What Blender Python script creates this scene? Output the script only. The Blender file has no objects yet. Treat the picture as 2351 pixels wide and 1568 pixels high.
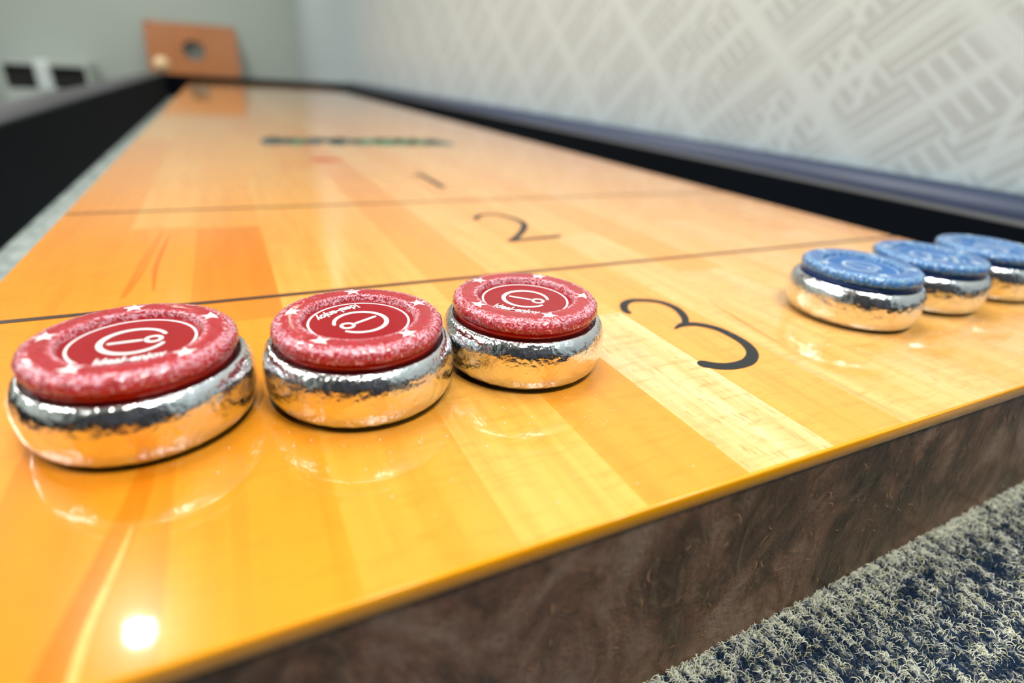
import bpy, bmesh, math, random
from mathutils import Vector, Matrix, noise
random.seed(7)
sc = bpy.context.scene
COL = sc.collection
MM = 0.001
TZ = 0.80                      # height of the playing surface above the room floor


def V(x, y, z=0.0):
    """millimetres measured from the board's near left corner -> world metres"""
    return Vector((x * MM, y * MM, z * MM + TZ))


# ------------------------------------------------------------------ camera
CAM_X, CAM_Y, CAM_Z = 97.5, -80.4, 94.15
YAW, PITCH, ROLL, FPX = 0.47498, 0.44007, 0.06487, 1281.3
cy_, sy_, cp_, sp_ = math.cos(YAW), math.sin(YAW), math.cos(PITCH), math.sin(PITCH)
fw = Vector((sy_ * cp_, cy_ * cp_, -sp_))
rt = Vector((cy_, -sy_, 0))
up = rt.cross(fw)
r2 = math.cos(ROLL) * rt + math.sin(ROLL) * up
u2 = -math.sin(ROLL) * rt + math.cos(ROLL) * up
cam = bpy.data.cameras.new('camera')
cam.sensor_fit = 'HORIZONTAL'
cam.sensor_width = 36.0
cam.lens = FPX / 2351 * 36.0
cam.clip_start = 0.01
cam.clip_end = 50
cam.dof.use_dof = True
cam.dof.focus_distance = 0.188
cam.dof.aperture_fstop = 4.5
camo = bpy.data.objects.new('camera', cam)
COL.objects.link(camo)
m = Matrix((r2, u2, -fw)).transposed().to_4x4()
m.translation = V(CAM_X, CAM_Y, CAM_Z)
camo.matrix_world = m
sc.camera = camo

# ------------------------------------------------------------------ world, exposure
w = bpy.data.worlds.new('world')
sc.world = w
w.use_nodes = True
w.node_tree.nodes['Background'].inputs[0].default_value = (0.75, 0.85, 1, 1)
w.node_tree.nodes['Background'].inputs[1].default_value = 0.3
sc.view_settings.view_transform = 'Standard'
sc.view_settings.look = 'None'
sc.view_settings.gamma = 1
sc.view_settings.exposure = 0.02
sc.view_settings.use_curve_mapping = False
try:
    sc.cycles.use_denoising = True
    sc.cycles.max_bounces = 8
    sc.cycles.sample_clamp_indirect = 6
    sc.cycles.caustics_reflective = False
except Exception:
    pass


# ------------------------------------------------------------------ lights: added fill panels and downlights (area lamps inside the fittings)
def area(name, x, y, z, sx, sy, power, col=(1, 1, 1), rot=(0, 0, 0), spread=180):
    l = bpy.data.lights.new(name, 'AREA')
    l.shape = 'RECTANGLE'
    l.size = sx * MM
    l.size_y = sy * MM
    l.energy = power
    l.color = col
    l.spread = math.radians(spread)
    o = bpy.data.objects.new(name, l)
    COL.objects.link(o)
    o.location = V(x, y, z)
    o.rotation_euler = rot
    return o


CEIL = 1750.0
ROOM_L, ROOM_R, ROOM_N, ROOM_F = -2600.0, 745.0, -1500.0, 5380.0
PANELS = [(-1650, 600, 600, 1500, 26), (-1650, 3000, 600, 1500, 30), (420, -600, 420, 420, 19), (150, 650, 900, 600, 13)]  # left pair and overhead panel are unseen, added to brighten the scene
for (x, y, sx, sy, pw) in PANELS:
    area('ceiling_lamp', x, y, CEIL - 22, sx, sy, pw, (1.0, 0.99, 0.97))
DOWN = [(-409, 1652), (-60, -650), (-409, 4700), (420, 4300)]
for (x, y) in DOWN:
    area('downlight_lamp', x, y, CEIL - 12, 60, 60, 6, (1.0, 0.93, 0.82), spread=130)


# ------------------------------------------------------------------ helpers
def link(name, me, mats=(), parent=None):
    o = bpy.data.objects.new(name, me)
    COL.objects.link(o)
    for mt in (mats if isinstance(mats, (list, tuple)) else [mats]):
        me.materials.append(mt)
    if parent is not None:
        o.parent = parent
    return o


def fin(name, bm, mats, parent=None, smooth=False, recalc=True):
    if recalc:
        bmesh.ops.recalc_face_normals(bm, faces=bm.faces)
    me = bpy.data.meshes.new(name)
    bm.to_mesh(me)
    bm.free()
    if smooth:
        for p in me.polygons:
            p.use_smooth = True
    return link(name, me, mats, parent)


def empty(name, loc, label, cat, group=None):
    o = bpy.data.objects.new(name, None)
    COL.objects.link(o)
    o.location = loc
    o.empty_display_size = 0.02
    o['label'] = label
    o['category'] = cat
    if group:
        o['group'] = group
    return o


def box(bm, x0, x1, y0, y1, z0, z1, bevel=0.0, org=None, mat=0):
    """box in board millimetres; org: parent origin (world) to subtract"""
    a, b = V(x0, y0, z0), V(x1, y1, z1)
    if org is not None:
        a, b = a - org, b - org
    vs = [bm.verts.new((x, y, z)) for x in (a.x, b.x) for y in (a.y, b.y) for z in (a.z, b.z)]
    fs = []
    for f in ((0, 1, 3, 2), (4, 6, 7, 5), (0, 4, 5, 1), (2, 3, 7, 6), (0, 2, 6, 4), (1, 5, 7, 3)):
        face = bm.faces.new([vs[i] for i in f])
        face.material_index = mat
        fs.append(face)
    if bevel > 0:
        es = list({e for f in fs for e in f.edges})
        bmesh.ops.bevel(bm, geom=es, offset=bevel * MM, segments=3, profile=0.5, affect='EDGES')


def extrude_y(bm, prof, y0, y1, org, seg=1):
    """profile [(x,z)] closed, extruded along y"""
    rows = []
    for k in range(seg + 1):
        y = y0 + (y1 - y0) * k / seg
        rows.append([bm.verts.new(V(x, y, z) - org) for x, z in prof])
    n = len(prof)
    for a, b in zip(rows, rows[1:]):
        for i in range(n):
            bm.faces.new((a[i], a[(i + 1) % n], b[(i + 1) % n], b[i]))
    bm.faces.new(rows[0])
    bm.faces.new(list(reversed(rows[-1])))


def extrude_x(bm, prof, x0, x1, org):
    rows = [[bm.verts.new(V(x, y, z) - org) for y, z in prof] for x in (x0, x1)]
    n = len(prof)
    for i in range(n):
        bm.faces.new((rows[0][i], rows[0][(i + 1) % n], rows[1][(i + 1) % n], rows[1][i]))
    bm.faces.new(rows[0])
    bm.faces.new(list(reversed(rows[-1])))


def lathe(bm, prof, n=96, close=True):
    """prof [(r,z)] in mm about the z axis"""
    rows = []
    for r, z in prof:
        if r < 1e-6:
            rows.append([bm.verts.new((0, 0, z * MM))])
        else:
            rows.append([bm.verts.new((r * MM * math.cos(2 * math.pi * i / n), r * MM * math.sin(2 * math.pi * i / n), z * MM)) for i in range(n)])
    for a, b in zip(rows, rows[1:]):
        for i in range(n):
            j = (i + 1) % n
            if len(a) == 1 and len(b) > 1:
                bm.faces.new((a[0], b[i], b[j]))
            elif len(b) == 1 and len(a) > 1:
                bm.faces.new((a[i], a[j], b[0]))
            elif len(a) > 1:
                bm.faces.new((a[i], a[j], b[j], b[i]))


def stroke(bm, pts, widths, z0, z1, org=Vector((0, 0, 0)), conv=None, cap=True, samples=10):
    """flat ribbon with rounded ends along a smooth curve through pts (mm)"""
    P = [Vector((p[0], p[1])) for p in pts]
    if isinstance(widths, (int, float)):
        widths = [widths] * len(P)
    pl, wl = [], []
    n = len(P)
    for i in range(n - 1):
        p0 = P[max(i - 1, 0)]; p1 = P[i]; p2 = P[i + 1]; p3 = P[min(i + 2, n - 1)]
        for s in range(samples):
            t = s / samples
            q = 0.5 * ((2 * p1) + (p2 - p0) * t + (2 * p0 - 5 * p1 + 4 * p2 - p3) * t * t + (3 * p1 - p0 - 3 * p2 + p3) * t ** 3)
            pl.append(q); wl.append(widths[i] * (1 - t) + widths[i + 1] * t)
    pl.append(P[-1]); wl.append(widths[-1])
    if conv is None:
        conv = lambda x, y, z: V(x, y, z) - org
    L, R = [], []
    for i, q in enumerate(pl):
        d = pl[min(i + 1, len(pl) - 1)] - pl[max(i - 1, 0)]
        d.normalize()
        nn = Vector((-d.y, d.x)) * wl[i] / 2
        L.append(q + nn); R.append(q - nn)
    outline = list(L)
    if cap:
        d = (pl[-1] - pl[-2]).normalized(); a = math.atan2(d.y, d.x)
        for k in range(1, 8):
            t = a + math.pi / 2 - math.pi * k / 8
            outline.append(pl[-1] + Vector((math.cos(t), math.sin(t))) * wl[-1] / 2)
    outline2 = list(reversed(R))
    if cap:
        d = (pl[0] - pl[1]).normalized(); a = math.atan2(d.y, d.x)
        e = [pl[0] + Vector((math.cos(a + math.pi / 2 - math.pi * k / 8), math.sin(a + math.pi / 2 - math.pi * k / 8))) * wl[0] / 2 for k in range(1, 8)]
    # strips
    lt = [bm.verts.new(conv(q.x, q.y, z1)) for q in L]
    rtt = [bm.verts.new(conv(q.x, q.y, z1)) for q in R]
    lb = [bm.verts.new(conv(q.x, q.y, z0)) for q in L]
    rb = [bm.verts.new(conv(q.x, q.y, z0)) for q in R]
    for i in range(len(L) - 1):
        bm.faces.new((rtt[i], rtt[i + 1], lt[i + 1], lt[i]))
        bm.faces.new((lt[i], lt[i + 1], lb[i + 1], lb[i]))
        bm.faces.new((rb[i], rb[i + 1], rtt[i + 1], rtt[i]))
    if cap:
        for (c, A, B, At, Bt, pts_) in ((pl[-1], lt[-1], rtt[-1], lb[-1], rb[-1], outline[len(L):]), (pl[0], rtt[0], lt[0], rb[0], lb[0], e)):
            tv = [A] + [bm.verts.new(conv(q.x, q.y, z1)) for q in pts_] + [B]
            bv = [At] + [bm.verts.new(conv(q.x, q.y, z0)) for q in pts_] + [Bt]
            bm.faces.new(list(reversed(tv)))
            for i in range(len(tv) - 1):
                bm.faces.new((tv[i], tv[i + 1], bv[i + 1], bv[i]))


# ------------------------------------------------------------------ materials
class NT:
    def __init__(s, name):
        s.m = bpy.data.materials.new(name)
        s.m.use_nodes = True
        s.t = s.m.node_tree
        s.b = s.t.nodes['Principled BSDF']

    def n(s, kind, **kw):
        nd = s.t.nodes.new(kind)
        for k, v in kw.items():
            if k.startswith('i_'):
                key = k[2:]
                key = int(key) if key.isdigit() else key.replace('_', ' ')
                s.set(nd, key, v)
            else:
                setattr(nd, k, v)
        return nd

    def set(s, nd, key, v):
        if hasattr(v, 'default_value') or isinstance(v, bpy.types.NodeSocket):
            s.t.links.new(v, nd.inputs[key])
        else:
            nd.inputs[key].default_value = v

    def math(s, op, a, b=0.0, c=None, clamp=False):
        nd = s.t.nodes.new('ShaderNodeMath')
        nd.operation = op
        nd.use_clamp = clamp
        s.set(nd, 0, a)
        s.set(nd, 1, b)
        if c is not None:
            s.set(nd, 2, c)
        return nd.outputs[0]

    def mix(s, f, a, b, blend='MIX'):
        nd = s.t.nodes.new('ShaderNodeMix')
        nd.data_type = 'RGBA'
        nd.blend_type = blend
        nd.clamp_factor = True
        s.set(nd, 0, f)
        s.set(nd, 6, a)
        s.set(nd, 7, b)
        return nd.outputs[2]

    def ramp(s, f, stops, interp='LINEAR'):
        nd = s.t.nodes.new('ShaderNodeValToRGB')
        r = nd.color_ramp
        r.interpolation = interp
        while len(r.elements) < len(stops):
            r.elements.new(0.5)
        for e, (p, c) in zip(r.elements, stops):
            e.position = p
            e.color = c if len(c) == 4 else (*c, 1)
        s.set(nd, 0, f)
        return nd.outputs[0]

    def coords(s, scale=(1, 1, 1), loc=(0, 0, 0), rot=(0, 0, 0), kind='Object'):
        tc = s.t.nodes.new('ShaderNodeTexCoord')
        mp = s.t.nodes.new('ShaderNodeMapping')
        s.t.links.new(tc.outputs[kind], mp.inputs[0])
        mp.inputs['Location'].default_value = loc
        mp.inputs['Rotation'].default_value = rot
        mp.inputs['Scale'].default_value = scale
        return mp.outputs[0]

    def noise(s, vec, scale, detail=3, rough=0.5, dist=0.0):
        nd = s.n('ShaderNodeTexNoise')
        s.t.links.new(vec, nd.inputs['Vector'])
        nd.inputs['Scale'].default_value = scale
        nd.inputs['Detail'].default_value = detail
        nd.inputs['Roughness'].default_value = rough
        nd.inputs['Distortion'].default_value = dist
        return nd.outputs[0]

    def bump(s, h, strength=0.3, dist=0.001):
        nd = s.t.nodes.new('ShaderNodeBump')
        nd.inputs['Strength'].default_value = strength
        nd.inputs['Distance'].default_value = dist
        s.t.links.new(h, nd.inputs['Height'])
        s.t.links.new(nd.outputs[0], s.b.inputs['Normal'])
        return nd

    def base(s, c, rough=0.5, metal=0.0):
        s.set(s.b, 'Base Color', c if not isinstance(c, tuple) else (*c[:3], 1))
        s.set(s.b, 'Roughness', rough)
        s.b.inputs['Metallic'].default_value = metal
        return s.m


def srgb(r, g, b):
    f = lambda c: (c / 255 / 12.92) if c / 255 <= 0.04045 else ((c / 255 + 0.055) / 1.055) ** 2.4
    return (f(r), f(g), f(b), 1.0)


def simple(name, c, rough=0.5, metal=0.0, nscale=None, namp=0.15, bump=0.0):
    t = NT(name)
    if nscale:
        v = t.coords()
        nz = t.noise(v, nscale, 4)
        dark = tuple(x * (1 - namp) for x in c[:3]) + (1,)
        lite = tuple(min(1, x * (1 + namp)) for x in c[:3]) + (1,)
        col = t.mix(nz, dark, lite)
        t.base(col, rough, metal)
        if bump:
            t.bump(nz, bump, 0.0005)
    else:
        t.base(c, rough, metal)
    return t.m


# maple board: plank tone comes from the face colour attribute
t = NT('lacquered_maple')
att = t.n('ShaderNodeAttribute', attribute_name='tone')
sep = t.n('ShaderNodeSeparateColor')
t.t.links.new(att.outputs['Color'], sep.inputs[0])
tone, seed, fleck = sep.outputs[0], sep.outputs[1], sep.outputs[2]
v = t.coords()
comb = t.n('ShaderNodeCombineXYZ')
t.set(comb, 0, t.math('MULTIPLY', seed, 3.1))
t.set(comb, 1, t.math('MULTIPLY', seed, 17.3))
vv = t.n('ShaderNodeVectorMath', operation='ADD')
t.t.links.new(v, vv.inputs[0]); t.t.links.new(comb.outputs[0], vv.inputs[1])


def scaled(vec, sx, sy, sz=1):
    mp = t.n('ShaderNodeMapping')
    t.t.links.new(vec, mp.inputs[0])
    mp.inputs['Scale'].default_value = (sx, sy, sz)
    return mp.outputs[0]


base_c = t.ramp(tone, [(0.0, srgb(246, 212, 156)), (0.3, srgb(242, 178, 84)), (0.6, srgb(236, 150, 36)), (1.0, srgb(214, 112, 4))])
g1 = t.noise(scaled(vv.outputs[0], 170, 7), 1.0, 5, 0.6, 0.4)      # long grain
g2 = t.noise(scaled(vv.outputs[0], 26, 5), 1.0, 3, 0.5, 1.5)       # broad figure
g3 = t.noise(scaled(vv.outputs[0], 60, 330), 1.0, 3, 0.6, 0.6)     # cross figure
g4 = t.noise(scaled(vv.outputs[0], 900, 130), 1.0, 2, 0.5)         # flecks
c = t.mix(t.math('MULTIPLY', t.ramp(g1, [(0.45, (0, 0, 0)), (0.75, (1, 1, 1))]), 0.48), base_c, srgb(214, 122, 20))
c = t.mix(t.math('MULTIPLY', t.ramp(g2, [(0.42, (0, 0, 0)), (0.66, (1, 1, 1))]), 0.40), c, srgb(240, 156, 40))
c = t.mix(t.math('MULTIPLY', t.ramp(g3, [(0.5, (0, 0, 0)), (0.7, (1, 1, 1))]), 0.36), c, srgb(218, 130, 30))
c = t.mix(t.math('MULTIPLY', t.ramp(g4, [(0.60, (0, 0, 0)), (0.70, (1, 1, 1))]), t.math('MULTIPLY', fleck, 0.55)), c, srgb(196, 120, 40))
t.base(c, 0.22)
t.b.inputs['Coat Weight'].default_value = 1.0
t.b.inputs['Coat Roughness'].default_value = 0.045
t.b.inputs['Coat IOR'].default_value = 1.38
t.b.inputs['Specular IOR Level'].default_value = 0.25
wob = t.noise(v, 55, 2)
bp = t.n('ShaderNodeBump')
bp.inputs['Strength'].default_value = 0.05
bp.inputs['Distance'].default_value = 0.001
t.t.links.new(wob, bp.inputs['Height'])
t.t.links.new(bp.outputs[0], t.b.inputs['Coat Normal'])
M_BOARD = t.m

# amber resin edge
t = NT('amber_resin_edge')
nz = t.noise(t.coords(scale=(1, 1, 6)), 40, 3)
t.base(t.mix(nz, srgb(252, 160, 0), srgb(255, 180, 16)), 0.25)
t.b.inputs['Coat Weight'].default_value = 0.6
t.b.inputs['Coat Roughness'].default_value = 0.1
M_EDGE = t.m

# brown hide-like end face with scratches
t = NT('scuffed_brown_end')
v = t.coords()
n1 = t.noise(t.coords(scale=(1, 1, 0.6), rot=(0, 0.7, 0)), 28, 5, 0.65, 1.2)
n2 = t.noise(t.coords(scale=(2.2, 1, 0.9), rot=(0, 0.6, 0)), 40, 6, 0.7, 2.2)
n3 = t.noise(v, 420, 3, 0.7)
c = t.ramp(n1, [(0.33, srgb(44, 32, 20)), (0.46, srgb(92, 64, 42)), (0.54, srgb(126, 88, 66)), (0.66, srgb(156, 130, 110))])
c = t.mix(t.math('MULTIPLY', t.ramp(n2, [(0.5, (0, 0, 0)), (0.66, (1, 1, 1))]), 0.55), c, srgb(148, 122, 98))
c = t.mix(t.math('MULTIPLY', t.ramp(n3, [(0.55, (0, 0, 0)), (0.75, (1, 1, 1))]), 0.45), c, srgb(58, 42, 34))
M_FACE = t.base(c, t.ramp(n2, [(0.3, (0.22, 0.22, 0.22)), (0.7, (0.45, 0.45, 0.45))]))
hs = t.math('ADD', t.math('MULTIPLY', n2, 1.0), t.math('MULTIPLY', n3, 0.5))
t.bump(hs, 0.7, 0.0016)
t.b.inputs['Specular IOR Level'].default_value = 0.6

M_SCRATCH = simple('pale_brown_scratch', srgb(196, 148, 104), 0.5)
M_INK = simple('black_ink', srgb(22, 26, 30), 0.45, nscale=200, namp=0.2)
M_LINE = simple('dark_brown_line', srgb(62, 44, 30), 0.35, nscale=120, namp=0.2)
M_LOGO_G = simple('green_print', srgb(66, 118, 88), 0.4, nscale=60, namp=0.2)
M_LOGO_D = simple('dark_print', srgb(50, 74, 74), 0.4, nscale=60, namp=0.2)
M_KNOT = simple('red_brown_knot', srgb(170, 84, 40), 0.4, nscale=60, namp=0.2)

# black ribbed cradle wall
t = NT('black_ribbed_liner')
v = t.coords(scale=(1, 1, 1))
nz = t.noise(t.coords(scale=(3, 3, 700)), 1.0, 2)
nz2 = t.noise(v, 6, 3)
c = t.mix(nz2, srgb(2, 5, 11), srgb(8, 15, 25))
t.base(c, 0.75)
t.b.inputs['Specular IOR Level'].default_value = 0.08
t.bump(nz, 0.3, 0.0006)
M_BLACK = t.m
M_RAILD = simple('dark_grey_rail', srgb(58, 60, 64), 0.6, nscale=30, namp=0.2)
M_LEDGE = simple('grey_brown_ledge', srgb(78, 78, 80), 0.6, nscale=30, namp=0.2)
M_RAIL = simple('blue_grey_rail', srgb(44, 57, 86), 0.45, nscale=14, namp=0.18)
M_CRADLE = simple('dark_cradle_side', srgb(24, 26, 30), 0.6, nscale=14, namp=0.2)

# chrome with hammered wobble
t = NT('worn_chrome')
v = t.coords()
oi = t.n('ShaderNodeObjectInfo')
vadd = t.n('ShaderNodeVectorMath', operation='ADD')
t.t.links.new(v, vadd.inputs[0])
t.t.links.new(oi.outputs['Random'], vadd.inputs[1])
b1 = t.noise(vadd.outputs[0], 260, 2, 0.5)
b2 = t.noise(vadd.outputs[0], 900, 3, 0.6)
speck = t.noise(vadd.outputs[0], 3200, 2, 0.5)
t.base(t.mix(t.ramp(speck, [(0.66, (0, 0, 0)), (0.74, (1, 1, 1))]), srgb(232, 234, 236), srgb(250, 250, 250)),
       t.ramp(speck, [(0.64, (0.045, 0.045, 0.045)), (0.74, (0.4, 0.4, 0.4))]), 0.98)
t.bump(t.math('ADD', b1, t.math('MULTIPLY', b2, 0.2)), 0.55, 0.0012)
M_CHROME = t.m


def cap_mat(name, deep, mid, pale):
    t = NT(name)
    v = t.coords()
    oi = t.n('ShaderNodeObjectInfo')
    va = t.n('ShaderNodeVectorMath', operation='ADD')
    t.t.links.new(v, va.inputs[0]); t.t.links.new(oi.outputs['Random'], va.inputs[1])
    sp = t.n('ShaderNodeSeparateXYZ'); t.t.links.new(v, sp.inputs[0])
    r = t.math('SQRT', t.math('ADD', t.math('MULTIPLY', sp.outputs[0], sp.outputs[0]), t.math('MULTIPLY', sp.outputs[1], sp.outputs[1])))
    rn = t.math('MULTIPLY', r, 1000.0 / 26.0)
    zmm = t.math('MULTIPLY', sp.outputs[2], 1000.0)
    # how much white crackle shows at a radius: strong at recess lip and outer bulge, weak mid ring, none on lower band
    crk = t.ramp(rn, [(0.0, (0.08,) * 3), (0.62, (0.2,) * 3), (0.65, (0.85,) * 3), (0.69, (0.8,) * 3), (0.75, (0.2,) * 3), (0.83, (0.25,) * 3), (0.88, (0.75,) * 3), (0.95, (0.85,) * 3), (1.0, (0.5,) * 3)])
    low = t.ramp(t.math('MULTIPLY', zmm, 1 / 30.0), [(0.66, (0, 0, 0)), (0.71, (1, 1, 1))])
    warp = t.noise(va.outputs[0], 300, 4, 0.7)
    sc1 = t.noise(va.outputs[0], 270, 5, 0.66, 4.5)
    sc2 = t.noise(va.outputs[0], 1300, 3, 0.6, 3.0)
    f = t.math('ADD', t.math('MULTIPLY', sc1, 0.7), t.math('MULTIPLY', sc2, 0.3))
    f = t.math('ADD', f, t.math('MULTIPLY', t.math('SUBTRACT', crk, 0.5), 0.22))
    f = t.ramp(f, [(0.555, (0, 0, 0)), (0.60, (1, 1, 1))])
    f = t.math('MULTIPLY', f, low)
    c = t.mix(warp, deep, mid)
    c = t.mix(t.math('MULTIPLY', f, 0.95), c, pale)
    t.base(c, 0.22)
    t.b.inputs['Coat Weight'].default_value = 0.7
    t.b.inputs['Coat Roughness'].default_value = 0.08
    h = t.math('MULTIPLY', t.math('ADD', sc1, t.math('MULTIPLY', warp, 0.8)), low)
    bn = t.bump(h, 0.6, 0.0012)
    return t.m


M_RED = cap_mat('marbled_red_plastic', srgb(140, 0, 12), srgb(218, 0, 36), srgb(246, 190, 206))
M_BLUE = cap_mat('marbled_blue_plastic', srgb(0, 66, 142), srgb(0, 128, 214), srgb(160, 200, 222))
M_RED_BAND = simple('smooth_red_band', srgb(196, 14, 8), 0.15, nscale=80, namp=0.2)
M_BLUE_BAND = simple('smooth_blue_band', srgb(4, 66, 150), 0.15, nscale=80, namp=0.2)
M_RED_LABEL = simple('red_label', srgb(146, 2, 16), 0.3, nscale=300, namp=0.12)
M_BLUE_LABEL = simple('blue_label', srgb(20, 92, 160), 0.3, nscale=300, namp=0.12)
M_WHITE_PRINT = simple('silver_white_print', srgb(222, 226, 226), 0.4, nscale=500, namp=0.08)
M_PALE_PRINT = simple('pale_blue_print', srgb(170, 190, 205), 0.4, nscale=500, namp=0.08)

# carpet
t = NT('blue_cream_carpet')
att = t.n('ShaderNodeAttribute', attribute_name='tone')
nz = t.noise(t.coords(), 900, 3)
c = t.mix(t.math('MULTIPLY', nz, 0.2), att.outputs['Color'], srgb(110, 122, 128))
t.base(c, 0.95)
t.b.inputs['Specular IOR Level'].default_value = 0.1
M_CARPET = t.m

M_CEIL = simple('ceiling_paint', srgb(232, 232, 226), 0.9, nscale=3, namp=0.03)
M_FLOOR = simple('floor_carpet', srgb(92, 92, 90), 0.95, nscale=40, namp=0.25)
M_NEAR = simple('navy_wall_paint', srgb(20, 30, 44), 0.7, nscale=3, namp=0.2)
M_FARW = simple('grey_plaster', srgb(180, 190, 184), 0.9, nscale=2.2, namp=0.05)

# wallpaper: crossing bands of pale diagonal lines
t = NT('line_wallpaper')
tc = t.n('ShaderNodeTexCoord')
sp = t.n('ShaderNodeSeparateXYZ')
t.t.links.new(tc.outputs['Object'], sp.inputs[0])
Y, Z = sp.outputs[1], sp.outputs[2]
ty = t.math('MULTIPLY', Y, math.tan(math.radians(38)))
P = t.math('ADD', t.math('ADD', Z, ty), 10.0)
Q = t.math('ADD', t.math('SUBTRACT', Z, ty), 10.0)


def stripes(c, s, w):
    fr = t.math('FRACT', t.math('DIVIDE', c, s))
    d = t.math('ABSOLUTE', t.math('SUBTRACT', fr, 0.5))
    return t.ramp(d, [(w * 0.5, (1, 1, 1)), (w * 0.5 + 0.12, (0, 0, 0))])


ip = t.math('FLOOR', t.math('DIVIDE', P, 0.098))
iq = t.math('FLOOR', t.math('DIVIDE', Q, 0.205))
par = t.math('MODULO', t.math('ADD', ip, iq), 2.0)
par3 = t.math('COMPARE', t.math('MODULO', t.math('ADD', t.math('MULTIPLY', ip, 2.0), iq), 3.0), 0.0, 0.2)
s1 = stripes(P, 0.0163, 0.16)
s2 = stripes(Q, 0.0205, 0.16)
lat = t.math('MAXIMUM', stripes(P, 0.098, 0.05), stripes(Q, 0.205, 0.01))
steep = stripes(t.math('ADD', Y, t.math('MULTIPLY', Z, 0.12)), 0.038, 0.14)
f = t.mix(par, s1, s2)
f = t.math('MAXIMUM', f, lat)
f = t.math('MAXIMUM', f, t.math('MULTIPLY', par3, steep))
nz = t.noise(t.coords(), 70, 4)
c0 = t.mix(nz, srgb(176, 190, 195), srgb(188, 201, 205))
t.base(t.mix(t.math('MULTIPLY', f, 0.7), c0, srgb(210, 228, 234)), 0.85)
M_WALLP = t.m

t = NT('lamp_diffuser')
t.base((1, 1, 1), 0.5)
t.b.inputs['Emission Color'].default_value = (1, 0.97, 0.92, 1)
t.b.inputs['Emission Strength'].default_value = 3.0
M_DIFF = t.m
t = NT('downlight_glow')
t.base((1, 1, 1), 0.5)
t.b.inputs['Emission Color'].default_value = (1, 0.93, 0.80, 1)
t.b.inputs['Emission Strength'].default_value = 90.0
M_GLOW = t.m
M_WHITE_METAL = simple('white_enamel', srgb(235, 235, 232), 0.4, nscale=20, namp=0.03)

# ------------------------------------------------------------------ room shell
O0 = Vector((0, 0, 0))


def struct(name, x0, x1, y0, y1, z0, z1, mat):
    bm = bmesh.new()
    box(bm, x0, x1, y0, y1, z0, z1)
    o = fin(name, bm, mat)
    o['kind'] = 'structure'
    return o


FL = -TZ * 1000
struct('floor', ROOM_L - 100, ROOM_R + 100, ROOM_N - 100, ROOM_F + 100, FL - 60, FL, M_FLOOR)
struct('ceiling', ROOM_L - 100, ROOM_R + 100, ROOM_N - 100, ROOM_F + 100, CEIL, CEIL + 60, M_CEIL)
struct('wall_right', ROOM_R, ROOM_R + 100, ROOM_N - 100, ROOM_F + 100, FL, CEIL, M_WALLP)
struct('wall_far', ROOM_L - 100, ROOM_R, ROOM_F, ROOM_F + 100, FL, CEIL, M_FARW)
struct('wall_left', ROOM_L - 100, ROOM_L, ROOM_N - 100, ROOM_F, FL, CEIL, M_FARW)
struct('wall_near', ROOM_L, ROOM_R, ROOM_N - 100, ROOM_N, FL, CEIL, M_NEAR)

# ceiling panels (mostly added fill light) and downlights
for i, (x, y, sx, sy, pw) in enumerate(PANELS):
    lab = ['long recessed ceiling light panel on the left, near half of the room',
           'long recessed ceiling light panel on the left, far half of the room',
           'small square ceiling light panel behind the near end of the table',
           'wide ceiling light panel directly above the pucks end of the table'][i]
    e = empty('ceiling_light', V(x, y, CEIL), lab, 'ceiling light', 'ceiling light panels')
    bm = bmesh.new()
    t_ = 18
    for (a, b, c_, d) in ((-sx / 2 - t_, -sx / 2, -sy / 2 - t_, sy / 2 + t_), (sx / 2, sx / 2 + t_, -sy / 2 - t_, sy / 2 + t_),
                          (-sx / 2, sx / 2, -sy / 2 - t_, -sy / 2), (-sx / 2, sx / 2, sy / 2, sy / 2 + t_)):
        box(bm, x + a, x + b, y + c_, y + d, CEIL - 24, CEIL, org=e.location)
    fin('frame', bm, M_WHITE_METAL, e)
    bm = bmesh.new()
    box(bm, x - sx / 2, x + sx / 2, y - sy / 2, y + sy / 2, CEIL - 12, CEIL - 4, org=e.location)
    fin('diffuser', bm, M_DIFF, e)
for i, (x, y) in enumerate(DOWN):
    lab = ['round ceiling downlight mirrored in the board below the left red puck', 'round ceiling downlight over the near end of the table',
           'round ceiling downlight near the far wall on the left', 'round ceiling downlight near the far corner by the patterned wall'][i]
    e = empty('downlight', V(x, y, CEIL), lab, 'ceiling light', 'round downlights')
    bm = bmesh.new()
    lathe(bm, [(31, 0), (50, 0), (50, -4), (44, -7), (33, -5), (31, 0)], 48)
    fin('trim_ring', bm, M_WHITE_METAL, e, True)
    bm = bmesh.new()
    lathe(bm, [(0, -1), (32, -1), (32, -5), (0, -6)], 48)
    fin('bulb', bm, M_GLOW, e, True)

# ------------------------------------------------------------------ shuffleboard table
BW, BL = 558.0, 2925.0          # board width and length
GUT = 94.0
table = empty('shuffleboard_table', Vector((BW / 2 * MM, BL / 2 * MM, 0)),
              'long shuffleboard table with glossy maple board in a black cradle', 'game table')
TO = table.location.copy()

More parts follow.
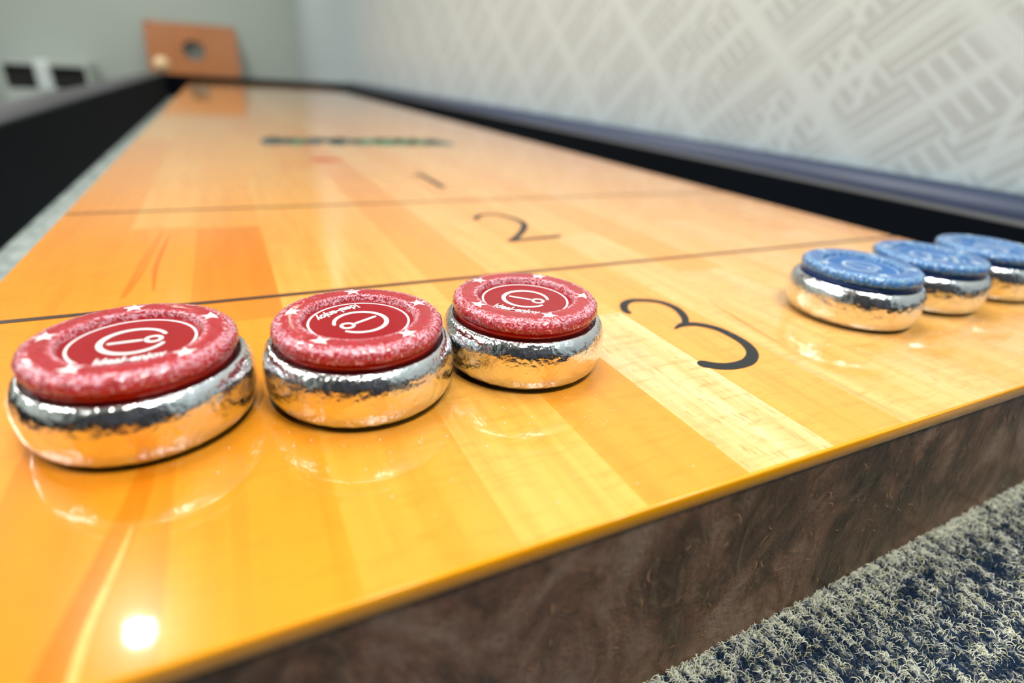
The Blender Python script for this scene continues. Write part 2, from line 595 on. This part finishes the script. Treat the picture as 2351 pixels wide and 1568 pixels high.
# playing board: planks as faces with their own wood tone
PL = 35.0
near_tone = {0: (.6, .1), 1: (.78, .0), 2: (.62, .1), 3: (.5, .2), 4: (.33, .1), 5: (.55, .1), 6: (.02, 1.0), 7: (.42, .3), 8: (.22, .3), 9: (.16, .6),
             10: (.26, .3), 11: (.2, .3), 12: (.28, .3), 13: (.22, .2), 14: (.3, .2), 15: (.55, .2)}
near_end = {0: 230, 1: 110, 2: 150, 3: 155, 4: 520, 5: 130, 6: 110, 7: 560, 8: 240, 9: 150, 10: 420, 11: 260, 12: 330, 13: 210, 14: 500, 15: 700}
bm = bmesh.new()
lay = bm.loops.layers.float_color.new('tone')
k = 0
x = 0.0
ptop = 0.0
edges = [0.0] + [5 + PL * i for i in range(1, 16)] + [BW]
rnd = random.Random(11)
for k in range(len(edges) - 1):
    x0, x1 = edges[k], edges[k + 1]
    y = 0.0
    first = True
    n_ = 0
    while y < BL:
        if first:
            L_ = near_end.get(k, 400)
            tn, fl = near_tone.get(k, (.3, .2))
        elif k == 3 and n_ == 1:
            L_, tn, fl = 330, .36, .2
        elif k == 1 and n_ == 1:
            L_, tn, fl = 200, .6, .2
        else:
            L_ = rnd.uniform(240, 760)
            tn, fl = rnd.uniform(.28, .66), rnd.random() * .4
        if k == 2 and n_ == 1:
            L_, tn = 155, .82
        y1 = min(BL, y + L_)
        if BL - y1 < 60:
            y1 = BL
        vs = [bm.verts.new(V(a, b, ptop) - TO) for a, b in ((x0, y), (x1, y), (x1, y1), (x0, y1))]
        fc = bm.faces.new(vs)
        sd = rnd.random()
        for lp in fc.loops:
            lp[lay] = (tn, sd, fl, 1)
        y = y1
        first = False
        n_ += 1
# underside and flanks of the 5 mm playing layer
def quad(pts, tn=(.6, .3, 0, 1), mi=0):
    fc = bm.faces.new([bm.verts.new(V(*p) - TO) for p in pts])
    fc.material_index = mi
    for lp in fc.loops:
        lp[lay] = tn
    return fc
TH = -5.2
quad([(0, BL, 0), (BW, BL, 0), (BW, BL, TH), (0, BL, TH)])
quad([(0, 0, 0), (0, BL, 0), (0, BL, TH), (0, 0, TH)])
quad([(BW, 0, 0), (BW, 0, TH), (BW, BL, TH), (BW, BL, 0)])
quad([(0, 0, TH), (0, BL, TH), (BW, BL, TH), (BW, 0, TH)])
quad([(0, 0, 0), (0, 0, TH), (BW, 0, TH), (BW, 0, 0)], mi=1)
o = fin('playing_board', bm, [M_BOARD, M_EDGE], table, recalc=False)

# amber edge strip along the near end, slightly rounded
bm = bmesh.new()
extrude_x(bm, [(0.0, -0.02), (-0.55, -0.25), (-0.8, -0.9), (-0.8, -4.6), (-0.4, -5.2), (0.0, -5.2)], 0, BW, TO)
fin('edge_strip', bm, M_EDGE, table, True)

# thick brown block below
bm = bmesh.new()
xs = [i * BW / 60 for i in range(61)]
zs = [-5.2 - i * (86.0) / 12 for i in range(13)]
g = [[bm.verts.new(V(x, 0.25 * noise.noise(Vector((x * .03, z * .05, 0))), z) - TO) for z in zs] for x in xs]
for i in range(60):
    for j in range(12):
        bm.faces.new((g[i][j + 1], g[i + 1][j + 1], g[i + 1][j], g[i][j]))
box(bm, 0, BW, 1.2, BL, -91, -5.25, org=TO)
fin('board_block', bm, M_FACE, table, False)

# mineral streaks in the wood near the left corner and in the second zone
bm = bmesh.new()
lay = bm.loops.layers.float_color.new('tone')
for pts_, ws_, tn in (([(59.5, 1), (61, 12), (64.5, 30), (68, 52), (69, 74)], [7.5, 6.5, 6, 5, 1.5], (.98, .4, .1, 1)),
                      ([(62.5, 1), (63.2, 12), (65.6, 26), (67.5, 38)], [1.6, 1.5, 1.2, .4], (.25, .7, .1, 1)),
                      ([(49, 190), (51.5, 215), (53, 245), (57, 300)], [2, 4.2, 4.8, 1.2], (.98, .2, .1, 1)),
                      ([(60, 196), (58.5, 230), (59.5, 262), (61, 296)], [1.2, 2.4, 2.2, .8], (.95, .5, .1, 1)),
                      ([(296, 60), (299, 84), (303, 108)], [.6, 1.8, .5], (.85, .2, .3, 1))):
    k0 = len(bm.faces)
    stroke(bm, pts_, ws_, -0.05, 0.03 + 0.02 * (tn[0] < .5), TO)
    bm.faces.ensure_lookup_table()
    for f_ in bm.faces[k0:]:
        for lp in f_.loops:
            lp[lay] = tn
o = fin('mineral_streak', bm, M_BOARD, table)
o['kind'] = 'stuff'

# scratches on the end face: short curved nicks, one part
bm = bmesh.new()
rr = random.Random(5)
for i in range(95):
    cx = rr.uniform(150, 470) if i % 3 else rr.gauss(290, 40)
    cz = rr.uniform(-66, -12) if i % 3 else rr.gauss(-34, 12)
    cz = min(-9, max(-68, cz))
    a = rr.gauss(2.4, .7)
    L_ = rr.uniform(1.5, 5.5) * (1.0 if rr.random() < .8 else 1.8)
    bend = rr.uniform(-1, 1)
    pts = []
    for s in range(6):
        u = s / 5 - .5
        aa = a + bend * u
        pts.append((cx + L_ * u * math.cos(aa), cz + L_ * u * math.sin(aa)))
    wd = rr.uniform(.18, .5)
    yy = -0.5
    L1, R1 = [], []
    for s, (px, pz) in enumerate(pts):
        ww = wd * math.sin(math.pi * (s + .3) / 5.6)
        nx, nz_ = -math.sin(a), math.cos(a)
        L1.append(bm.verts.new(V(px + nx * ww / 2, yy, pz + nz_ * ww / 2) - TO))
        R1.append(bm.verts.new(V(px - nx * ww / 2, yy, pz - nz_ * ww / 2) - TO))
    for s in range(5):
        bm.faces.new((L1[s], L1[s + 1], R1[s + 1], R1[s]))
o = fin('scratches', bm, M_SCRATCH, table)
o['kind'] = 'stuff'

# score lines
def line(y, wdt, mat):
    bm = bmesh.new()
    box(bm, 0.4, BW - 0.4, y - wdt / 2, y + wdt / 2, -0.1, 0.12, org=TO)
    return fin('score_line', bm, mat, table)
line(174.3, 3.6, M_LINE)
line(358.0, 3.2, M_LINE)
line(BL - 174.3, 2.9, M_LINE)
line(BL - 358.0, 3.2, M_LINE)

three = [(253.5, 108.5), (253.9, 111.5), (257.9, 117.5), (264.3, 120.6), (270.9, 119.1), (277.5, 114.5), (279.4, 106.2), (276.6, 97.3), (271.3, 90.3), (262.2, 86.3)]
three_b = [(262.2, 86.3), (269.1, 88.7), (276.1, 86.5), (280.8, 80.2), (281.8, 71.3), (280.6, 63.1), (276.3, 56.1), (269.1, 51.5), (261.3, 50.5), (255.0, 52.1), (250.4, 55.6)]
w_a = [1.2 * q for q in [2.9, 3.1, 3.3, 3.4, 3.5, 3.6, 3.6, 3.3, 2.4, .6]]
w_b = [1.15 * q for q in [.6, 3.3, 3.8, 4.0, 4.1, 4.1, 4.2, 4.3, 4.4, 4.7, 4.9]]
bm = bmesh.new()
stroke(bm, three, w_a, -0.1, 0.13, TO)
stroke(bm, three_b, w_b, -0.1, 0.16, TO)
fin('numeral_three', bm, M_INK, table)
bm = bmesh.new()
stroke(bm, [(253.9, 294.1), (260.8, 304.0), (272.2, 306.6), (280.1, 297.9), (283.7, 283.6), (282.0, 271.0), (272.3, 254.9), (258.2, 238.1), (253.1, 233.9)],
       [4.6, 4.6, 4.8, 4.9, 4.9, 4.9, 4.6, 4.4, 4.2], -0.1, 0.13, TO)
stroke(bm, [(253.1, 233.9), (262, 234.8), (271.0, 235.1), (282.1, 235.9), (289.9, 236.8)], [4.2, 4.6, 4.8, 5.0, 5.4], -0.1, 0.16, TO)
fin('numeral_two', bm, M_INK, table)
bm = bmesh.new()
stroke(bm, [(271.5, 417.5), (271.8, 440), (271.8, 465), (271.5, 489.0)], [6.4, 6.0, 6.0, 6.4], -0.1, 0.13, TO)
stroke(bm, [(271.5, 488.0), (267.5, 484), (262.5, 479)], [4.2, 3.6, 3.0], -0.1, 0.16, TO)
fin('numeral_one', bm, M_INK, table)

# out-of-focus printed band across the board (its letters cannot be read)
bm = bmesh.new()
rr = random.Random(3)
bw = [(148, 172, 1), (176, 196, 0), (200, 236, 1), (232, 262, 1), (266, 292, 0), (296, 322, 0), (326, 346, 0), (350, 370, 0), (374, 398, 1)]
for (a, b, mi) in bw:
    n0 = len(bm.faces)
    stroke(bm, [(a + 2, 735 + rr.uniform(-4, 4)), ((a + b) / 2, 800 + rr.uniform(-6, 6)), (b - 2, 742 + rr.uniform(-6, 6))], rr.uniform(20, 26), -0.1, 0.12 + 0.005 * rr.random(), TO)
    stroke(bm, [(a + 3, 765), (b - 3, 768)], 26, -0.1, 0.14, TO)
    bm.faces.ensure_lookup_table()
    for f_ in bm.faces[n0:]:
        f_.material_index = mi
fin('printed_band', bm, [M_LOGO_G, M_LOGO_D], table)
bm = bmesh.new()
stroke(bm, [(184, 586), (194, 590), (206, 587)], [14, 34, 16], -0.1, 0.1, TO)
fin('knot_mark', bm, M_KNOT, table)

# cradle walls ------------------------------------------------------
ZL, ZR = 24.0, 12.0
XL, XR = -GUT, 652.0
YN, YF = -104.0, 3025.0
bm = bmesh.new()
extrude_y(bm, [(XL, -96), (XL, ZL), (XL - 13, ZL), (XL - 13, -190), (XL + 0, -190)], YN - 13, YF + 13, TO)
fin('cradle_wall', bm, M_BLACK, table)
bm = bmesh.new()
extrude_y(bm, [(XR, -96), (XR, ZR), (XR + 13, ZR), (XR + 13, -190), (XR, -190)], YN - 13, YF + 13, TO)
fin('cradle_wall', bm, M_BLACK, table)
for (ya, yb) in ((YF, YF + 13), (YN - 13, YN)):
    bm = bmesh.new()
    extrude_y(bm, [(XL, -190), (XR, -190), (XR, ZR), (XL, ZL)], ya, yb, TO)
    fin('cradle_wall', bm, M_BLACK, table)
# ledge and rounded rails
bm = bmesh.new()
extrude_y(bm, [(XR + 0.2, ZR - 6), (XR + 0.2, ZR + .6), (XR + 26, ZR + .6), (XR + 26, ZR - 6)], YN - 20, YF + 20, TO)
fin('ledge', bm, M_LEDGE, table)


def rail_prof(x0, x1, z0, z1, flip=False):
    n = 8
    pts = [(0, 0), (0, .55)]
    for i in range(n + 1):
        a = math.pi * (1 - i / n)
        pts.append((.5 + .5 * math.cos(a) * 1.0, .55 + .45 * math.sin(a) ** .7 if math.sin(a) > 0 else .55))
    pts += [(1, .55), (1, 0)]
    out = []
    for u, v_ in pts:
        q = (x0 + (x1 - x0) * u, z0 + (z1 - z0) * v_)
        if not out or (abs(q[0] - out[-1][0]) + abs(q[1] - out[-1][1])) > 1e-3:
            out.append(q)
    return out


bm = bmesh.new()
extrude_y(bm, rail_prof(XR + 29, XR + 85, -30, 29.5), YN - 60, YF + 60, TO)
fin('top_rail', bm, M_RAIL, table, True)
bm = bmesh.new()
extrude_y(bm, rail_prof(XL - 72, XL - .5, -20, 31.5), YN - 60, YF + 60, TO)
fin('top_rail', bm, M_RAILD, table, True)
for y0_, y1_, zz in ((YF + 2, YF + 58, 22), (YN - 58, YN - 3, 20)):
    bm = bmesh.new()
    extrude_x(bm, rail_prof(y0_, y1_, -20, zz), XL - .4, XR + 28.8, TO)
    fin('end_rail', bm, M_CRADLE, table, True)
# cradle bottom and outer skirts, pedestals
bm = bmesh.new()
box(bm, XL - 12, XR + 12, YN, YF, -200, -190.2, org=TO)
box(bm, 20, BW - 20, 60, BL - 60, -190, -91.2, org=TO)
fin('cradle_bottom', bm, M_CRADLE, table)
for yc in (380, BL - 380):
    bm = bmesh.new()
    box(bm, 60, BW - 60, yc - 110, yc + 110, -740, -200, 8, org=TO)
    box(bm, 0, BW, yc - 170, yc + 170, -800, -740, 10, org=TO)
    fin('pedestal', bm, M_CRADLE, table)

# gutter carpet: ribbed pile, navy and cream
def carpet_z(x):
    return -min(78.0, max(60.0, 77.2 - (x - 194) * 0.066)) if x > 0 else -70.0


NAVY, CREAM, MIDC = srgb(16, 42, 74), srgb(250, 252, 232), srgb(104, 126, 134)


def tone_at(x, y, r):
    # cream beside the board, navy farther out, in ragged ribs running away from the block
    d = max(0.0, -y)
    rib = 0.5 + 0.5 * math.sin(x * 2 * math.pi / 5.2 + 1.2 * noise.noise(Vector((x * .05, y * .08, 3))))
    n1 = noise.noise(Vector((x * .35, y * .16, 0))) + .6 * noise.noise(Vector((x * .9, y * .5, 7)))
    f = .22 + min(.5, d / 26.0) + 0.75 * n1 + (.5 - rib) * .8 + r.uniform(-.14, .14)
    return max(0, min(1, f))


def mixc(a, b, f):
    return tuple(a[i] * (1 - f) + b[i] * f for i in range(3)) + (1,)


bm = bmesh.new()
lay = bm.loops.layers.float_color.new('tone')
rr = random.Random(9)


def patch(x0, x1, y0, y1, nx, ny, fn, zf):
    g = [[bm.verts.new(V(x0 + (x1 - x0) * i / nx, y0 + (y1 - y0) * j / ny, zf(x0 + (x1 - x0) * i / nx)) - TO) for j in range(ny + 1)] for i in range(nx + 1)]
    for i in range(nx):
        for j in range(ny):
            fc = bm.faces.new((g[i][j], g[i + 1][j], g[i + 1][j + 1], g[i][j + 1]))
            cx_, cy_2 = x0 + (x1 - x0) * (i + .5) / nx, y0 + (y1 - y0) * (j + .5) / ny
            c_ = fn(cx_, cy_2)
            for lp in fc.loops:
                lp[lay] = c_


patch(XL, XR, YN, 0, 500, 80, lambda x, y: mixc(CREAM, NAVY, min(1, tone_at(x, y, rr) * .9 + .4)), lambda x: carpet_z(x) - 1.2)  # base coloured darker than the fibres above, painting depth into the pile
patch(XL, 0, 0, BL, 16, 200, lambda x, y: mixc(srgb(150, 164, 160), srgb(196, 206, 200), rr.random()), carpet_z)
patch(BW, XR, 0, BL, 10, 60, lambda x, y: mixc(MIDC, CREAM, rr.random()), carpet_z)
patch(XL, XR, BL, YF, 20, 4, lambda x, y: mixc(MIDC, CREAM, rr.random()), carpet_z)


def fibre(x, y, z, col, r):
    a = r.uniform(0, 6.283)
    L_ = r.uniform(1.4, 3.2)
    k_ = r.uniform(-1.6, 1.6) / L_
    hgt = r.uniform(.5, 1.7)
    wd = r.uniform(.07, .14)
    px, py = x, y
    prev = None
    for s in range(6):
        u = s / 5
        zz = z + hgt * math.sin(math.pi * min(1, u * .85 + .1))
        nx, ny = -math.sin(a), math.cos(a)
        ring = [bm.verts.new(V(px + nx * wd, py + ny * wd, zz - wd * .6) - TO), bm.verts.new(V(px - nx * wd, py - ny * wd, zz - wd * .6) - TO), bm.verts.new(V(px, py, zz + wd) - TO)]
        if prev:
            for q in range(3):
                fc = bm.faces.new((prev[q], prev[(q + 1) % 3], ring[(q + 1) % 3], ring[q]))
                for lp in fc.loops:
                    lp[lay] = col
        prev = ring
        px += math.cos(a) * L_ / 5
        py += math.sin(a) * L_ / 5
        a += k_ * L_ / 5


for i in range(32000):
    x = rr.uniform(185, 470)
    y = -rr.random() ** 1.05 * 60
    if x < 430 and y < -58:
        continue
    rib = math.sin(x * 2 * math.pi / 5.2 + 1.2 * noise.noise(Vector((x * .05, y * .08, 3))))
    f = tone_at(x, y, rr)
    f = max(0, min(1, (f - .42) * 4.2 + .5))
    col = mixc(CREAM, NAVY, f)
    if rr.random() < .06:
        col = srgb(205, 205, 150)
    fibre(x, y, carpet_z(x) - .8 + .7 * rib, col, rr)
bmesh.ops.recalc_face_normals(bm, faces=bm.faces)
o = fin('gutter_carpet', bm, M_CARPET, table, recalc=False)
o['kind'] = 'stuff'

# loose white wax granules around the pucks
bm = bmesh.new()
rr = random.Random(21)
for i in range(420):
    if rr.random() < .6:
        a = rr.uniform(0, 6.283); q = 30.5 + abs(rr.gauss(0, 14))
        cx_, cy_2 = rr.choice([(127.4, 82.2), (186.2, 84.0), (186.2, 84.0), (361.2, 75.6)])
        x, y = cx_ + q * math.cos(a), cy_2 + q * math.sin(a)
    else:
        x, y = rr.uniform(120, 420), rr.uniform(5, 165)
    if y < 3 or min(math.hypot(x - px, y - py) for px, py in [(67.6, 86.6), (127.4, 82.2), (186.2, 84.0), (361.2, 75.6), (419.9, 77.8), (478.6, 78.4)]) < 30:
        continue
    s_ = rr.uniform(.1, .26)
    mt = Matrix.Translation(V(x, y, s_ * .8 + .02))
    bmesh.ops.create_icosphere(bm, subdivisions=1, radius=s_ * MM, matrix=mt)
wax = fin('wax_granules', bm, simple('white_wax', srgb(250, 246, 232), 0.3, nscale=900, namp=0.05), None, True)
wax['label'] = 'tiny white wax granules scattered on the board around the pucks'
wax['category'] = 'wax'
wax['kind'] = 'stuff'

# ------------------------------------------------------------------ pucks
BODY = [(0, .25), (21.5, .25), (22.5, 0), (24.9, .3), (26.7, 1.3), (28.0, 3.0), (28.85, 5.6), (29.2, 8.4), (29.3, 11.2), (29.15, 13.4), (28.75, 15.1), (28.1, 16.6),
        (27.3, 17.7), (26.6, 18.3), (26.1, 18.5), (25.7, 18.4), (25.4, 17.9), (24.8, 17.6), (23.5, 17.6)]
BAND = [(23.6, 17.5), (24.75, 17.7), (24.85, 20.6), (24.3, 21.2)]
CAPP = [(23.9, 20.6), (25.0, 20.6), (25.6, 21.2), (25.8, 22.2), (25.65, 23.2), (25.2, 24.1), (24.4, 24.8), (23.3, 25.2), (22.0, 25.35), (20.0, 25.35), (18.2, 25.3), (17.5, 25.2),
        (17.15, 24.9), (17.0, 24.4), (16.7, 23.5), (16.5, 23.0)]


def subdiv_prof(p, n):
    out = []
    for a, b in zip(p, p[1:]):
        for i in range(n):
            out.append((a[0] + (b[0] - a[0]) * i / n, a[1] + (b[1] - a[1]) * i / n))
    out.append(p[-1])
    return out


def text_mesh(bm, body, width, yc, z0, z1):
    cu = bpy.data.curves.new('t', 'FONT')
    cu.body = body
    cu.align_x = 'CENTER'
    cu.align_y = 'CENTER'
    cu.shear = 0.22
    cu.offset = 0.034
    cu.resolution_u = 3
    cu.size = 1.0
    ob = bpy.data.objects.new('t', cu)
    COL.objects.link(ob)
    dg = bpy.context.evaluated_depsgraph_get()
    me = bpy.data.meshes.new_from_object(ob.evaluated_get(dg))
    xs_ = [v_.co.x for v_ in me.vertices]
    s = width / (max(xs_) - min(xs_))
    x_mid = (max(xs_) + min(xs_)) / 2
    vs = []
    for v_ in me.vertices:
        X_ = (v_.co.x - x_mid) * s
        Y_ = v_.co.y * s * 1.28
        Rr = 26.0
        a = X_ / Rr                       # gentle arc, ends curving down
        vs.append(bm.verts.new((Rr * math.sin(a) * MM, (yc + Y_ + (1 - math.cos(a)) * Rr * .55) * MM, z1 * MM)))
    bm.verts.ensure_lookup_table()
    for p in me.polygons:
        try:
            bm.faces.new([vs[i] for i in p.vertices])
        except ValueError:
            pass
    bpy.data.objects.remove(ob)
    bpy.data.meshes.remove(me)
    bpy.data.curves.remove(cu)


loc = lambda x, y, z: Vector((x * MM, y * MM, z * MM))


def arc(cx, cy, r, a0, a1, n=24):
    return [(cx + r * math.cos(math.radians(a0 + (a1 - a0) * i / n)), cy + r * math.sin(math.radians(a0 + (a1 - a0) * i / n))) for i in range(n + 1)]


def make_puck(name, capm, bandm, labelm, printm):
    e = bpy.data.objects.new(name, None)
    COL.objects.link(e)
    e.empty_display_size = 0.02
    bm = bmesh.new(); lathe(bm, subdiv_prof(BODY, 2), 128)
    fin('chrome_base', bm, M_CHROME, e, True)
    bm = bmesh.new(); lathe(bm, BAND, 128)
    band = fin('cap_band', bm, bandm, e, True)
    # cap with rough bulge
    bm = bmesh.new(); lathe(bm, subdiv_prof(CAPP, 5), 240)
    for v_ in bm.verts:
        r = math.hypot(v_.co.x, v_.co.y) / MM
        z = v_.co.z / MM
        amp = max(0, min(1, (r - 20.5) / 3.5)) * (1.0 if z < 24.9 else .5)
        d = noise.noise(v_.co * 520) * .6 + noise.noise(v_.co * 1300) * .35
        k_ = 1 + amp * d * .5 / max(r, 1)
        v_.co.x *= k_; v_.co.y *= k_
        v_.co.z += amp * noise.noise(v_.co * 800 + Vector((5, 5, 5))) * .22 * MM
    cap = fin('cap', bm, capm, e, True)
    bm = bmesh.new(); lathe(bm, [(16.56, 23.1), (0, 23.1)], 96)
    lab = fin('label_disc', bm, labelm, cap, False)
    bm = bmesh.new()
    lathe(bm, [(14.75, 23.12), (14.75, 23.2), (15.45, 23.2), (15.45, 23.12)], 96)
    fin('label_ring', bm, printm, cap, False)
    bm = bmesh.new()
    # C-shaped ring, thick on its left, gap on its right
    pts = arc(0, 0.6, 7.9, 20, 332, 40)
    ws = [1.05 + .45 * (0.5 - .5 * math.cos(math.radians(20 + 312 * i / 40))) for i in range(41)]
    stroke(bm, pts, ws, 23.12, 23.22, conv=loc, samples=3)
    stroke(bm, arc(4.7, 0.3, 1.85, 0, 359, 24), 1.05, 23.12, 23.24, conv=loc, cap=False, samples=2)
    stroke(bm, [(-5.7, .5), (-2, .5), (1.6, .5)], 1.15, 23.12, 23.21, conv=loc, samples=3)
    fin('emblem', bm, printm, cap, False)
    bm = bmesh.new()
    text_mesh(bm, 'Ideal-enjoy', 16.6, -10.9, 23.12, 23.22)
    fin('lettering', bm, printm, cap, False)
    for k_ in range(5):
        bm = bmesh.new()
        a0 = math.radians(20 + 72 * k_)
        c_ = Vector((20.6 * math.cos(a0), 20.6 * math.sin(a0)))
        top = []; bot = []
        for q in range(10):
            a = a0 + math.pi * q / 5
            R_ = 3.1 if q % 2 == 0 else 1.3
            p_ = c_ + Vector((math.cos(a), math.sin(a))) * R_
            top.append(bm.verts.new(loc(p_.x, p_.y, 25.42 - max(0, p_.length - 21.5) * .12)))
            bot.append(bm.verts.new(loc(p_.x, p_.y, 24.9)))
        ctr = bm.verts.new(loc(c_.x, c_.y, 25.45))
        for q in range(10):
            bm.faces.new((ctr, top[q], top[(q + 1) % 10]))
            bm.faces.new((top[q], bot[q], bot[(q + 1) % 10], top[(q + 1) % 10]))
        fin('star', bm, printm, cap, False)
    return e


def copy_tree(o, parent=None):
    c_ = o.copy()
    COL.objects.link(c_)
    c_.parent = parent
    for ch in list(o.children):
        copy_tree(ch, c_)
    return c_


def place(e, x, y, rot, label, group):
    e.location = V(x, y, 0.02)
    e.rotation_euler = (0, 0, math.radians(rot))
    e['label'] = label
    e['category'] = 'puck'
    e['group'] = group


red = make_puck('shuffleboard_puck', M_RED, M_RED_BAND, M_RED_LABEL, M_WHITE_PRINT)
reds = [red, copy_tree(red), copy_tree(red)]
for e, a in zip(reds, [
        (67.6, 86.6, 2, 'red-capped chrome puck, nearest and largest, leftmost in the row of three'),
        (127.4, 82.2, -152, 'red-capped chrome puck in the middle, its lettering upside down'),
        (186.2, 84.0, -43, 'red-capped chrome puck rightmost of the red row, beside the numeral 3')]):
    place(e, *a, 'red pucks in a row on the maple board')
blue = make_puck('shuffleboard_puck', M_BLUE, M_BLUE_BAND, M_BLUE_LABEL, M_PALE_PRINT)
blues = [blue, copy_tree(blue), copy_tree(blue)]
for e, a in zip(blues, [
        (361.2, 75.6, -70, 'blue-capped chrome puck fully in view, leftmost of the three blue ones'),
        (413.3, 102.0 - 24, 40, 'blue-capped chrome puck in the middle of the blue row'),
        (465.0, 77.9, 110, 'blue-capped chrome puck cut by the picture edge, rightmost of the blue row')]):
    place(e, *a, 'blue pucks in a row on the maple board')
# the pucks touch but do not overlap: spread the blue ones to their diameter
blues[1].location = V(419.9, 77.8, 0.02)
blues[2].location = V(478.6, 78.4, 0.02)

# ------------------------------------------------------------------ things at the far end
# cornhole-style board with a round hole leaning on the far wall
LEAN = math.radians(64)
BHT = 1220.0
bx0, bx1 = -330.0, 284.0
topz = 322.0
ytop = ROOM_F - 22
foot = V((bx0 + bx1) / 2, ytop - BHT * math.cos(LEAN), FL)
cb = empty('bean_bag_board', foot, 'tall orange wooden board with a round hole leaning on the far wall', 'game board')
hw = (bx1 - bx0) / 2
ax = Vector((0, math.cos(LEAN), math.sin(LEAN)))       # up along the board
nrm = Vector((0, -math.sin(LEAN), math.cos(LEAN)))     # its face towards the camera
LL = (topz - FL) / math.sin(LEAN)


def cbv(x, s, d):
    return Vector((x * MM, 0, 0)) + ax * (s * MM) + nrm * (d * MM)


hole_s, hole_r = LL - 200, 76.0
bm = bmesh.new()
N = 48
rings = {}
for d in (0.0, -14.0):
    inner = [bm.verts.new(cbv(hole_r * math.cos(2 * math.pi * i / N), hole_s + hole_r * math.sin(2 * math.pi * i / N), d)) for i in range(N)]
    outer = []
    for i in range(N):
        a = 2 * math.pi * i / N
        c_, s_ = math.cos(a), math.sin(a)
        k_ = min(hw / max(abs(c_), 1e-6), 190 / max(abs(s_), 1e-6))
        outer.append(bm.verts.new(cbv(c_ * k_, hole_s + s_ * k_, d)))
    for i in range(N):
        j = (i + 1) % N
        bm.faces.new((inner[i], inner[j], outer[j], outer[i]))
    rings[d] = (inner, outer)
for i in range(N):
    j = (i + 1) % N
    bm.faces.new((rings[0.0][0][i], rings[0.0][0][j], rings[-14.0][0][j], rings[-14.0][0][i]))


def cbox(bm, x0, x1, s0, s1, d0, d1):
    vs = [bm.verts.new(cbv(x, s, d)) for x in (x0, x1) for s in (s0, s1) for d in (d0, d1)]
    for f in ((0, 1, 3, 2), (4, 6, 7, 5), (0, 4, 5, 1), (2, 3, 7, 6), (0, 2, 6, 4), (1, 5, 7, 3)):
        bm.faces.new([vs[i] for i in f])


cbox(bm, -hw, hw, 15, hole_s - 190, -14, 0)
cbox(bm, -hw, hw, hole_s + 188, LL, -14, 0)


def wood(name, a, b, sc_=(3, 1, 20)):
    t = NT(name)
    nz = t.noise(t.coords(scale=sc_), 3, 4, 0.6, .6)
    t.base(t.mix(nz, a, b), 0.45)
    return t.m


M_ORWOOD = wood('orange_plywood', srgb(150, 82, 16), srgb(172, 100, 30), (9, 1, 1.5))
M_ORSIDE = wood('darker_wood_side', srgb(140, 84, 40), srgb(156, 96, 54))
fin('panel', bm, M_ORWOOD, cb)
bm = bmesh.new()
for (a, b) in ((-hw, -hw + 38), (hw - 38, hw)):
    cbox(bm, a, b, 15, LL, -100 + 30, -14)
fin('side_frame', bm, M_ORSIDE, cb)

# pale ball resting on the far left corner of the rail
bm = bmesh.new()
bmesh.ops.create_uvsphere(bm, u_segments=40, v_segments=24, radius=30 * MM)
for v_ in bm.verts:
    v_.co.z += 30 * MM
bl = fin('wooden_ball', bm, wood('pale_wood_ball', srgb(240, 206, 156), srgb(250, 226, 184), (20, 20, 60)), None, True)
bl.location = V(-103, 3030, 30.4)
bl['label'] = 'small pale wooden ball on the far left corner of the table rim'
bl['category'] = 'ball'

# white open cabinet with two dark compartments by the far wall
cx0, cx1, cz0, cz1 = -1185.0, -690.0, -260.0, 14.0
cabinet = empty('open_cabinet', V((cx0 + cx1) / 2, ROOM_F - 150, FL), 'low pale cabinet with two dark open compartments at the far wall', 'cabinet')
CO = cabinet.location.copy()
M_CABW = simple('pale_cabinet_paint', srgb(188, 198, 192), 0.5, nscale=6, namp=0.04)
M_CABD = simple('dark_compartment_lining', srgb(30, 30, 28), 0.8, nscale=8, namp=0.2)
y0c, y1c = ROOM_F - 300, ROOM_F - 4
bm = bmesh.new()
box(bm, cx0, cx1, y0c, y1c, cz1 - 30, cz1, 2, org=CO)
box(bm, cx0, cx1, y0c, y1c, FL, -164, 2, org=CO)
box(bm, cx0, cx0 + 22, y0c, y1c, -164, cz1 - 30, org=CO)
box(bm, cx1 - 20, cx1, y0c, y1c, -164, cz1 - 30, org=CO)
fin('carcass', bm, M_CABW, cabinet)
bm = bmesh.new()
box(bm, -996, -908, y0c - 14, y1c - 30, -178, cz1 + 3, 20, org=CO)
fin('divider', bm, simple('bright_white_divider', srgb(222, 232, 232), 0.4, nscale=6, namp=0.03), cabinet)
bm = bmesh.new()
box(bm, cx0 + 22, cx1 - 20, y1c - 28, y1c - 10, -164, cz1 - 30, org=CO)
fin('back_panel', bm, M_CABD, cabinet)
for (a, b, tp) in ((cx0 + 30, -1002, -22), (-900, cx1 - 24, -44)):
    bm = bmesh.new()
    box(bm, a, b, y0c + 40, y1c - 40, -163.5, tp, 6, org=CO)
    o = fin('storage_box', bm, M_CABD)
    o.location = CO
    o['label'] = 'dark box filling the left compartment of the pale cabinet' if a < -1100 else 'dark low box in the right compartment of the pale cabinet'
    o['category'] = 'box'
    o['group'] = 'dark boxes in the cabinet'
